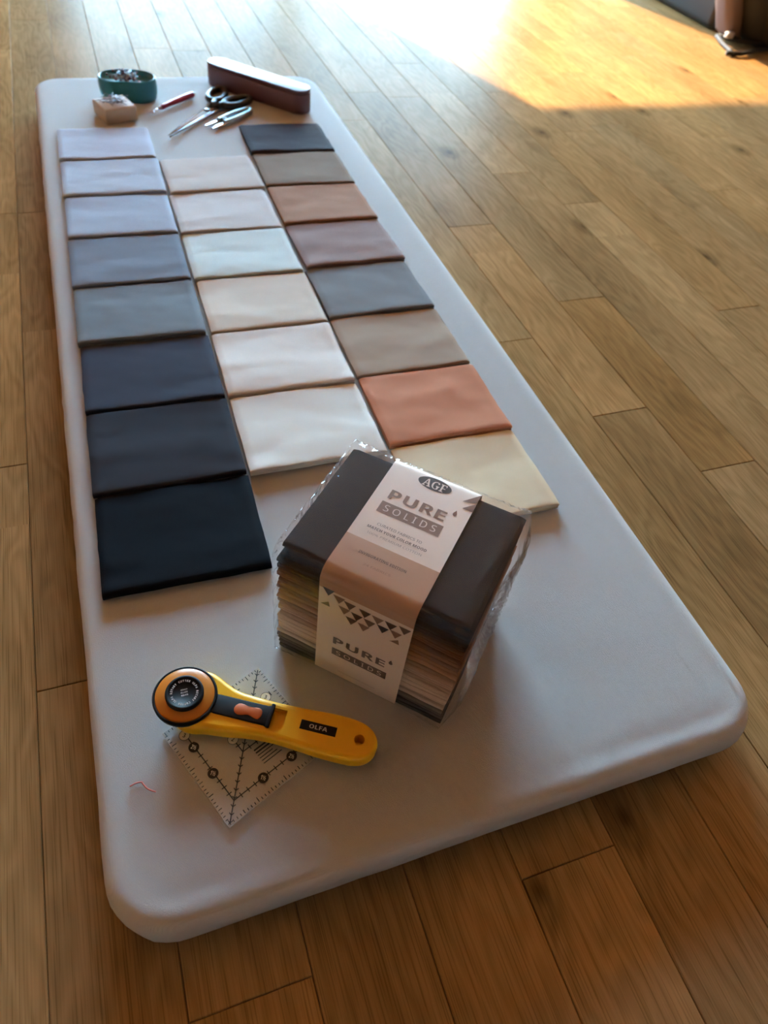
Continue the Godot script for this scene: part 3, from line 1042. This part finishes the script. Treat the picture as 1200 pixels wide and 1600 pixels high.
# handle lofted along its length; the slide recess and the hanging hole are real cuts
func handle_shape() -> SurfaceTool:
	var lo := smooth([Vector2(-0.0105, -0.001), Vector2(-0.0085, -0.012), Vector2(-0.004, -0.0205), Vector2(0.004, -0.0258), Vector2(0.012, -0.0262), Vector2(0.0185, -0.0244), Vector2(0.0309, -0.0190), Vector2(0.0438, -0.0158), Vector2(0.0718, -0.0150), Vector2(0.0951, -0.0158), Vector2(0.1219, -0.0172), Vector2(0.1400, -0.0160), Vector2(0.1500, -0.0118), Vector2(0.1555, -0.0055), Vector2(0.1572, 0.0006)], 4, false)
	var hi := smooth([Vector2(-0.0105, 0.001), Vector2(-0.0085, 0.010), Vector2(-0.004, 0.0175), Vector2(0.004, 0.0225), Vector2(0.0139, 0.0232), Vector2(0.0222, 0.0212), Vector2(0.0315, 0.0202), Vector2(0.0426, 0.0188), Vector2(0.0552, 0.0166), Vector2(0.0736, 0.0152), Vector2(0.0928, 0.0160), Vector2(0.1121, 0.0174), Vector2(0.1308, 0.0178), Vector2(0.142, 0.0170), Vector2(0.1505, 0.0135), Vector2(0.1558, 0.0070), Vector2(0.1572, 0.0010)], 4, false)
	var H := 0.0155
	var B := 0.0044
	var xs := []
	for i in 12:
		xs.append(-0.0105 + 0.0145 * i / 12.0)
	for i in 24:
		xs.append(0.004 + 0.0215 * i / 24.0)
	for i in 29:
		xs.append(0.0256 + 0.0558 * i / 28.0)
	for i in 20:
		xs.append(0.0820 + 0.0555 * i / 19.0)
	for i in 17:
		xs.append(0.1422 - 0.0042 * cos(PI * i / 16.0))
	for i in range(1, 17):
		xs.append(0.1466 + 0.0106 * sin(PI / 2 * i / 16.0))
	var secs := []
	for x in xs:
		var a := along(lo, x)
		var b := along(hi, x)
		var s: float = minf(x + 0.0105, 0.1572 - x)
		var cut := 0.0 if s >= B else B - sqrt(maxf(0.0, B * B - (B - s) * (B - s)))
		var h1 := H - cut
		var h0 := cut
		var bb := minf(B - cut, (b - a) * 0.49)
		var n0 := clampf(0.0, a, b)
		var n1 := n0
		var f := h1
		if x > 0.0255 and x < 0.0816:
			n0 = -0.0088; n1 = 0.0078; f = 0.0098
		elif absf(x - 0.1422) <= 0.00421:
			var hw := sqrt(maxf(0.0, 0.0042 * 0.0042 - (x - 0.1422) * (x - 0.1422)))
			n0 = -hw; n1 = hw; f = 0.0003
		var sec := [Vector3(x, h1, n0)]
		for c in [[a + bb, h1 - bb, 0.5], [a + bb, h0 + bb, 1.0], [b - bb, h0 + bb, 1.5], [b - bb, h1 - bb, 2.0]]:
			for k in 6:
				var g: float = PI * (c[2] + 0.1 * k)
				sec.append(Vector3(x, c[1] + bb * sin(g), c[0] + bb * cos(g)))
		sec.append(Vector3(x, h1, n1))
		sec.append(Vector3(x, f, n1))
		sec.append(Vector3(x, f, n0))
		secs.append(sec)
	var st := new_st()
	var n: int = secs[0].size()
	for i in secs.size() - 1:
		for k in n:
			var l := (k + 1) % n
			st.set_smooth_group(-1 if k >= n - 4 or k == 0 else 0)
			quad(st, secs[i][k], secs[i][l], secs[i + 1][l], secs[i + 1][k])
	return st

func thread() -> void:
	var st := new_st()
	var pts := [Vector2(0.0255, 0.3480), Vector2(0.0300, 0.3468), Vector2(0.0343, 0.3473), Vector2(0.0350, 0.3490), Vector2(0.0382, 0.3539), Vector2(0.0432, 0.3576)]
	var path := []
	for p in smooth(pts, 5, false):
		path.append(Vector3(p.x, HB + 0.0013, p.y))
	add_tube(st, path, 0.00055, 6)
	var o := obj("thread_scrap", st, mat(rgb(214, 120, 104), 0.8))
	tag(o, "scrap of salmon pink thread lying on the white cover left of the ruler", "thread")

# ---------------------------------------------------------------- far end of the board
func pins(st: SurfaceTool, n: int, sx: float, sz: float, y: float, pile: float, seed_: int) -> Array:
	var r := RandomNumberGenerator.new()
	r.seed = seed_
	var heads := []
	for i in n:
		var a := r.randf() * TAU
		var l := r.randf_range(0.020, 0.028)
		var c := Vector3(r.randfn() * sx * 0.4, y + r.randf() * pile, r.randfn() * sz * 0.4)
		c.x = clampf(c.x, -sx, sx); c.z = clampf(c.z, -sz, sz)
		var d := Vector3(cos(a), r.randf_range(-0.25, 0.45), sin(a)).normalized() * l / 2
		if c.y - absf(d.y) < y:
			c.y = y + absf(d.y)
		add_tube(st, [c - d, c + d], [0.00048, 0.00032], 5)
		heads.append(c - d)
	return heads

func pin_block() -> void:
	var t := thing("pin_tray", "small square cream block heaped with steel pins, in front of the teal dish", "pin holder", Vector3(0.1357, HB + 0.0005, -0.8806), deg_to_rad(18.3))
	var st := new_st()
	add_rbox(st, Vector3(0, 0.012, 0), Vector3(0.0585, 0.024, 0.0565), 0.002, 2)
	obj("block", st, mat(rgb(206, 184, 158), 0.6), t)
	st = new_st()
	add_rbox(st, Vector3(0, 0.0242, 0), Vector3(0.0555, 0.0012, 0.0535), 0.0005, 1)
	obj("pad", st, mat(rgb(214, 204, 194), 0.8), t)
	var ps := new_st()
	var hs := pins(ps, 44, 0.021, 0.020, 0.0256, 0.008, 5)
	var heap := obj("steel_pins", ps, mat(rgb(120, 120, 126), 0.4, {"metallic": 0.7}), self, t.position)
	heap.rotation = t.rotation
	heap.set_meta("kind", "stuff")
	tag(heap, "tangled heap of bare steel pins on the square cream block", "pins")

func pin_dish() -> void:
	var t := thing("pin_dish", "teal waisted oval dish full of dark red headed pins", "dish", Vector3(0.1690, HB + 0.0005, -0.9700), deg_to_rad(-8))
	var teal := mat(rgb(36, 130, 142), 0.35)
	# a rounded bean outline, pinched at its waist
	var outline := PackedVector2Array()
	for i in 48:
		var a := TAU * i / 48
		var r := 0.043 + 0.0075 * cos(2 * a)
		var p := Vector2(cos(a) * r * 1.03, sin(a) * r * 0.98)
		if p.y > 0:
			p.y *= 1.0 - 0.14 * exp(-pow(p.x / 0.018, 2))
		outline.append(p)
	var st := new_st()
	var m := outline.size()
	var rings := []
	for s in [[0.90, 0.0], [0.95, 0.002], [1.0, 0.010], [1.02, 0.022], [1.0, 0.033], [0.985, 0.0362], [0.955, 0.0372], [0.93, 0.036], [0.90, 0.030], [0.86, 0.0275], [0.0, 0.0255]]:
		var ring := []
		for p in outline:
			ring.append(Vector3(p.x * s[0], s[1], p.y * s[0]))
		rings.append(ring)
	for k in rings.size() - 1:
		for i in m:
			var j := (i + 1) % m
			quad(st, rings[k][j], rings[k][i], rings[k + 1][i], rings[k + 1][j])
	for i in m:
		tri(st, Vector3.ZERO, rings[0][i], rings[0][(i + 1) % m])
	obj("bowl", st, teal, t)
	var ps := new_st()
	var hs := pins(ps, 60, 0.026, 0.018, 0.029, 0.014, 15)
	var heap := thing("headed_pins", "tangled heap of pins with dark red and white heads in the teal dish", "pins", t.position, t.rotation.y)
	heap.set_meta("kind", "stuff")
	obj("shafts", ps, M.steel_dull, heap)
	for k in 2:
		var hst := new_st()
		for i in hs.size():
			if (i % 4 == 0) == (k == 1):
				add_rbox(hst, hs[i], Vector3.ONE * 0.0042, 0.002, 1)
		obj("heads", hst, mat(rgb(96, 30, 40), 0.35) if k == 0 else mat(rgb(216, 200, 196), 0.35), heap)

func seam_ripper() -> void:
	var a := Vector3(0.1901, HB, -0.8785)
	var b := Vector3(0.2877, HB, -0.9653)
	var d := b - a
	var t := thing("seam_ripper", "slim seam ripper with a magenta handle beside the open scissors", "seam ripper", a + Vector3(0, 0.0063, 0), atan2(-d.z, d.x))
	var l := d.length()
	var st := new_st()
	var path := []
	var rad := []
	for k in [[0.036, 0.0028], [0.038, 0.0042], [0.046, 0.0046], [0.055, 0.0042], [0.075, 0.0050], [0.10, 0.0055], [l - 0.006, 0.0056], [l - 0.002, 0.0050], [l, 0.0034]]:
		path.append(Vector3(k[0], 0, 0)); rad.append(k[1])
	add_tube(st, path, rad, 16)
	obj("handle", st, mat(rgb(158, 34, 72), 0.3), t)
	st = new_st()
	add_tube(st, [Vector3(0.038, 0, 0), Vector3(0.018, -0.001, 0), Vector3(0.012, -0.0015, -0.001), Vector3(0.0, -0.0025, -0.0005)], [0.0017, 0.0016, 0.0013, 0.0005], 8)
	add_tube(st, [Vector3(0.018, -0.001, 0.0005), Vector3(0.014, -0.0012, 0.004), Vector3(0.008, -0.0018, 0.0048)], [0.0013, 0.0010, 0.0007], 8)
	add_lathe(st, [Vector2(0.0, 0.0), Vector2(0.0009, 0.0004), Vector2(0.0009, 0.0012), Vector2(0, 0.0016)], 8, Vector3(0.008, -0.0026, 0.0048))
	obj("forked_blade", st, M.steel, t)
	st = new_st()
	add_tube(st, [Vector3(0.030, -0.0005, 0), Vector3(0.037, 0, 0)], [0.0024, 0.0036], 12)
	obj("collar", st, mat(rgb(214, 190, 190), 0.4), t)

func loop_path(c: Vector2, rx: float, rz: float, turn: float, y: float, n := 28) -> Array:
	var out := []
	for i in n + 1:
		var a := TAU * i / n
		var p := Vector2(cos(a) * rx * (1.0 + 0.12 * cos(a)), sin(a) * rz).rotated(turn) + c
		out.append(Vector3(p.x, y, p.y))
	return out

func scissors() -> void:
	# own axes: x from the tip towards the handles
	var tip := Vector2(0.2137, -0.7769)
	var dirv := (Vector2(0.372, -0.965) - tip).normalized()
	var t := thing("scissors", "black-handled sewing shears with steel blades lying by the purple case", "scissors", Vector3(tip.x, HB + 0.001, tip.y), -atan2(dirv.y, dirv.x))
	var grip := mat(rgb(22, 26, 32), 0.38)
	var st := new_st()
	add_prism(st, PackedVector2Array([Vector2(0.0, -0.0005), Vector2(0.06, -0.0075), Vector2(0.125, -0.0105), Vector2(0.150, -0.009), Vector2(0.168, -0.002), Vector2(0.166, 0.005), Vector2(0.140, 0.004), Vector2(0.07, 0.0025), Vector2(0.0, 0.0006)]), 0.0048, 0.0078, 0.0008, 1)
	obj("blade", st, M.steel, t)
	st = new_st()
	add_prism(st, PackedVector2Array([Vector2(0.004, 0.0), Vector2(0.07, -0.003), Vector2(0.140, -0.004), Vector2(0.172, 0.004), Vector2(0.176, 0.012), Vector2(0.150, 0.011), Vector2(0.12, 0.0095), Vector2(0.06, 0.006)]), 0.0014, 0.0044, 0.0008, 1)
	obj("blade", st, M.steel_dull, t)
	st = new_st()
	add_lathe(st, [Vector2(0.0055, 0.0074), Vector2(0.0055, 0.0094), Vector2(0.0046, 0.0104), Vector2(0.0, 0.0106)], 18, Vector3(0.132, 0, 0.0))
	obj("pivot_screw", st, mat(rgb(70, 66, 62), 0.4, {"metallic": 0.8}), t)
	# loops of the two handles
	st = new_st()
	add_tube(st, loop_path(Vector2(0.206, -0.021), 0.032, 0.0150, -0.28, 0.0078), 0.0062, 10, false)
	add_tube(st, [Vector3(0.155, 0.0070, -0.002), Vector3(0.166, 0.0074, -0.005), Vector3(0.178, 0.0078, -0.009)], [0.006, 0.0068, 0.0066], 10)
	obj("handle", st, grip, t)
	st = new_st()
	add_tube(st, loop_path(Vector2(0.201, 0.0225), 0.031, 0.0140, 0.36, 0.0072), 0.0062, 10, false)
	add_tube(st, [Vector3(0.160, 0.0062, 0.006), Vector3(0.172, 0.0068, 0.009), Vector3(0.186, 0.0072, 0.013)], [0.006, 0.0068, 0.0066], 10)
	obj("handle", st, grip, t)

func snips() -> void:
	var tip := Vector2(0.2890, -0.8120)
	var dirv := (Vector2(0.3990, -0.9000) - tip).normalized()
	var t := thing("thread_snips", "small spring thread snips with pale blue steel arms in front of the shears", "snips", Vector3(tip.x, HB + 0.001, tip.y), -atan2(dirv.y, dirv.x))
	var blue := mat(rgb(150, 186, 206), 0.3, {"metallic": 0.6})
	for s in [-1.0, 1.0]:
		var st := new_st()
		var pts := [Vector2(0.0, s * 0.0085), Vector2(0.022, s * 0.0035), Vector2(0.042, s * 0.003), Vector2(0.050, s * 0.006), Vector2(0.048, s * 0.012), Vector2(0.026, s * 0.0125)]
		add_prism(st, PackedVector2Array(pts), 0.0022, 0.0048, 0.0006, 1)
		obj("blade", st, M.steel, t)
		st = new_st()
		var out := []
		for k in [[0.036, 0.0068], [0.055, 0.0085], [0.078, 0.0090], [0.100, 0.0078], [0.114, 0.0052], [0.121, 0.0]]:
			out.append(Vector2(k[0], s * k[1]))
		var path := []
		for p in smooth(out, 4, false):
			path.append(Vector3(p.x, 0.0048, p.y))
		add_tube(st, path, 0.0040, 10)
		obj("arm", st, blue, t)
	var st := new_st()
	add_lathe(st, [Vector2(0.0045, 0.0), Vector2(0.0045, 0.0078), Vector2(0.0036, 0.0086), Vector2(0, 0.0088)], 14, Vector3(0.046, 0, 0))
	obj("pivot", st, M.black, t)

func pencil_case() -> void:
	var t := thing("storage_case", "long plum-brown case with rounded ends and a glossy lid at the far end", "case", Vector3(0.4156, HB + 0.0005, -0.9617), -deg_to_rad(47.4))
	var body := mat(rgb(108, 76, 86), 0.4)
	var poly := round_rect(0.234, 0.046, 0.0225, 12)
	var st := new_st()
	add_prism(st, poly, 0.0, 0.0345, 0.0015, 2)
	obj("body", st, body, t)
	st = new_st()
	add_prism(st, inset(poly, -0.0006), 0.0348, 0.0415, 0.0018, 3)
	obj("lid", st, body, t)

# ---------------------------------------------------------------- by the window
func armchair() -> void:
	var t := thing("armchair", "dark leather armchair in the top right corner, behind the backpack", "armchair", Vector3(2.40, 0, -1.96), 0.0)
	var leather := mat(rgb(48, 46, 48), 0.35)
	var st := new_st()
	add_rbox(st, Vector3(0, 0.145, 0), Vector3(0.80, 0.286, 0.80), 0.02, 3)
	obj("seat_base", st, leather, t)
	st = new_st()
	add_rbox(st, Vector3(0, 0.35, 0.06), Vector3(0.52, 0.13, 0.62), 0.05, 3)
	obj("seat_cushion", st, leather, t)
	for s in [-1.0, 1.0]:
		st = new_st()
		add_rbox(st, Vector3(s * 0.33, 0.42, 0.0), Vector3(0.14, 0.28, 0.80), 0.05, 3)
		obj("arm", st, leather, t)
	st = new_st()
	add_rbox(st, Vector3(0, 0.52, -0.32), Vector3(0.52, 0.48, 0.16), 0.06, 3)
	obj("backrest", st, leather, t)

# stacked outlines joined into one soft closed shape; each ring is [width, depth, corner, y, x shift, z shift]
func add_loft(st: SurfaceTool, rings: Array) -> void:
	var polys := []
	for r in rings:
		polys.append([round_rect(r[0], r[1], r[2], 6, r[4], r[5]), r[3]])
	var m: int = polys[0][0].size()
	for k in polys.size() - 1:
		for i in m:
			var j := (i + 1) % m
			quad(st, v3(polys[k][0][j], polys[k][1]), v3(polys[k][0][i], polys[k][1]), v3(polys[k + 1][0][i], polys[k + 1][1]), v3(polys[k + 1][0][j], polys[k + 1][1]))
	for e in [0, polys.size() - 1]:
		var c := Vector3(rings[e][4], rings[e][3], rings[e][5])
		for i in m:
			var a := v3(polys[e][0][i], rings[e][3])
			var b := v3(polys[e][0][(i + 1) % m], rings[e][3])
			if e == 0:
				tri(st, c, a, b)
			else:
				tri(st, c, b, a)

func backpack() -> void:
	var t := thing("backpack", "black backpack with a dusty pink side panel, slumped in front of the armchair", "backpack", Vector3(2.05, 0, -1.45), 0.0)
	var black := mat(rgb(32, 29, 29), 0.7)
	var pink := mat(rgb(124, 104, 102), 0.85)
	var st := new_st()
	add_loft(st, [[0.24, 0.10, 0.04, 0.002, 0.13, 0.01], [0.29, 0.15, 0.06, 0.03, 0.12, 0.01], [0.31, 0.17, 0.07, 0.12, 0.08, 0.0], [0.30, 0.17, 0.07, 0.22, 0.04, -0.01], [0.27, 0.15, 0.06, 0.32, 0.0, -0.01], [0.18, 0.10, 0.04, 0.39, -0.03, -0.01], [0.06, 0.04, 0.018, 0.405, -0.03, -0.01]])
	obj("body", st, black, t)
	st = new_st()
	add_loft(st, [[0.04, 0.05, 0.015, 0.012, -0.042, -0.025], [0.062, 0.075, 0.022, 0.025, -0.050, -0.025], [0.070, 0.085, 0.025, 0.10, -0.085, -0.03], [0.070, 0.085, 0.025, 0.20, -0.130, -0.035], [0.05, 0.06, 0.02, 0.25, -0.150, -0.035], [0.02, 0.03, 0.008, 0.258, -0.150, -0.035]])
	obj("side_panel", st, pink, t)
	st = new_st()
	add_loft(st, [[0.18, 0.03, 0.012, 0.010, 0.12, 0.085], [0.22, 0.055, 0.02, 0.03, 0.11, 0.09], [0.22, 0.055, 0.02, 0.13, 0.07, 0.085], [0.18, 0.03, 0.012, 0.18, 0.05, 0.08]])
	obj("front_pocket", st, black, t)
	var silver := mat(rgb(222, 222, 225), 0.35)
	st = new_st()
	add_rbox(st, Vector3.ZERO, Vector3(0.016, 0.052, 0.006), 0.0025, 1, Transform3D(Basis(Vector3(0, 0, 1), -0.35), Vector3(0.020, 0.115, 0.118)))
	obj("buckle", st, silver, t)
	st = new_st()
	add_rbox(st, Vector3(-0.078, 0.026, 0.016), Vector3(0.026, 0.016, 0.016), 0.003, 1)
	obj("buckle", st, silver, t)
	for path in [[Vector3(-0.080, 0.010, -0.033), Vector3(-0.105, 0.008, 0.03), Vector3(-0.122, 0.008, 0.09), Vector3(-0.135, 0.007, 0.122)], [Vector3(-0.150, 0.007, 0.110), Vector3(-0.10, 0.008, 0.120), Vector3(-0.03, 0.010, 0.098), Vector3(0.05, 0.016, 0.090)], [Vector3(-0.078, 0.013, -0.030), Vector3(-0.045, 0.014, 0.03), Vector3(0.0, 0.018, 0.065), Vector3(0.04, 0.022, 0.075)]]:
		st = new_st()
		add_tube(st, path, 0.0065, 8)
		obj("strap", st, black, t)
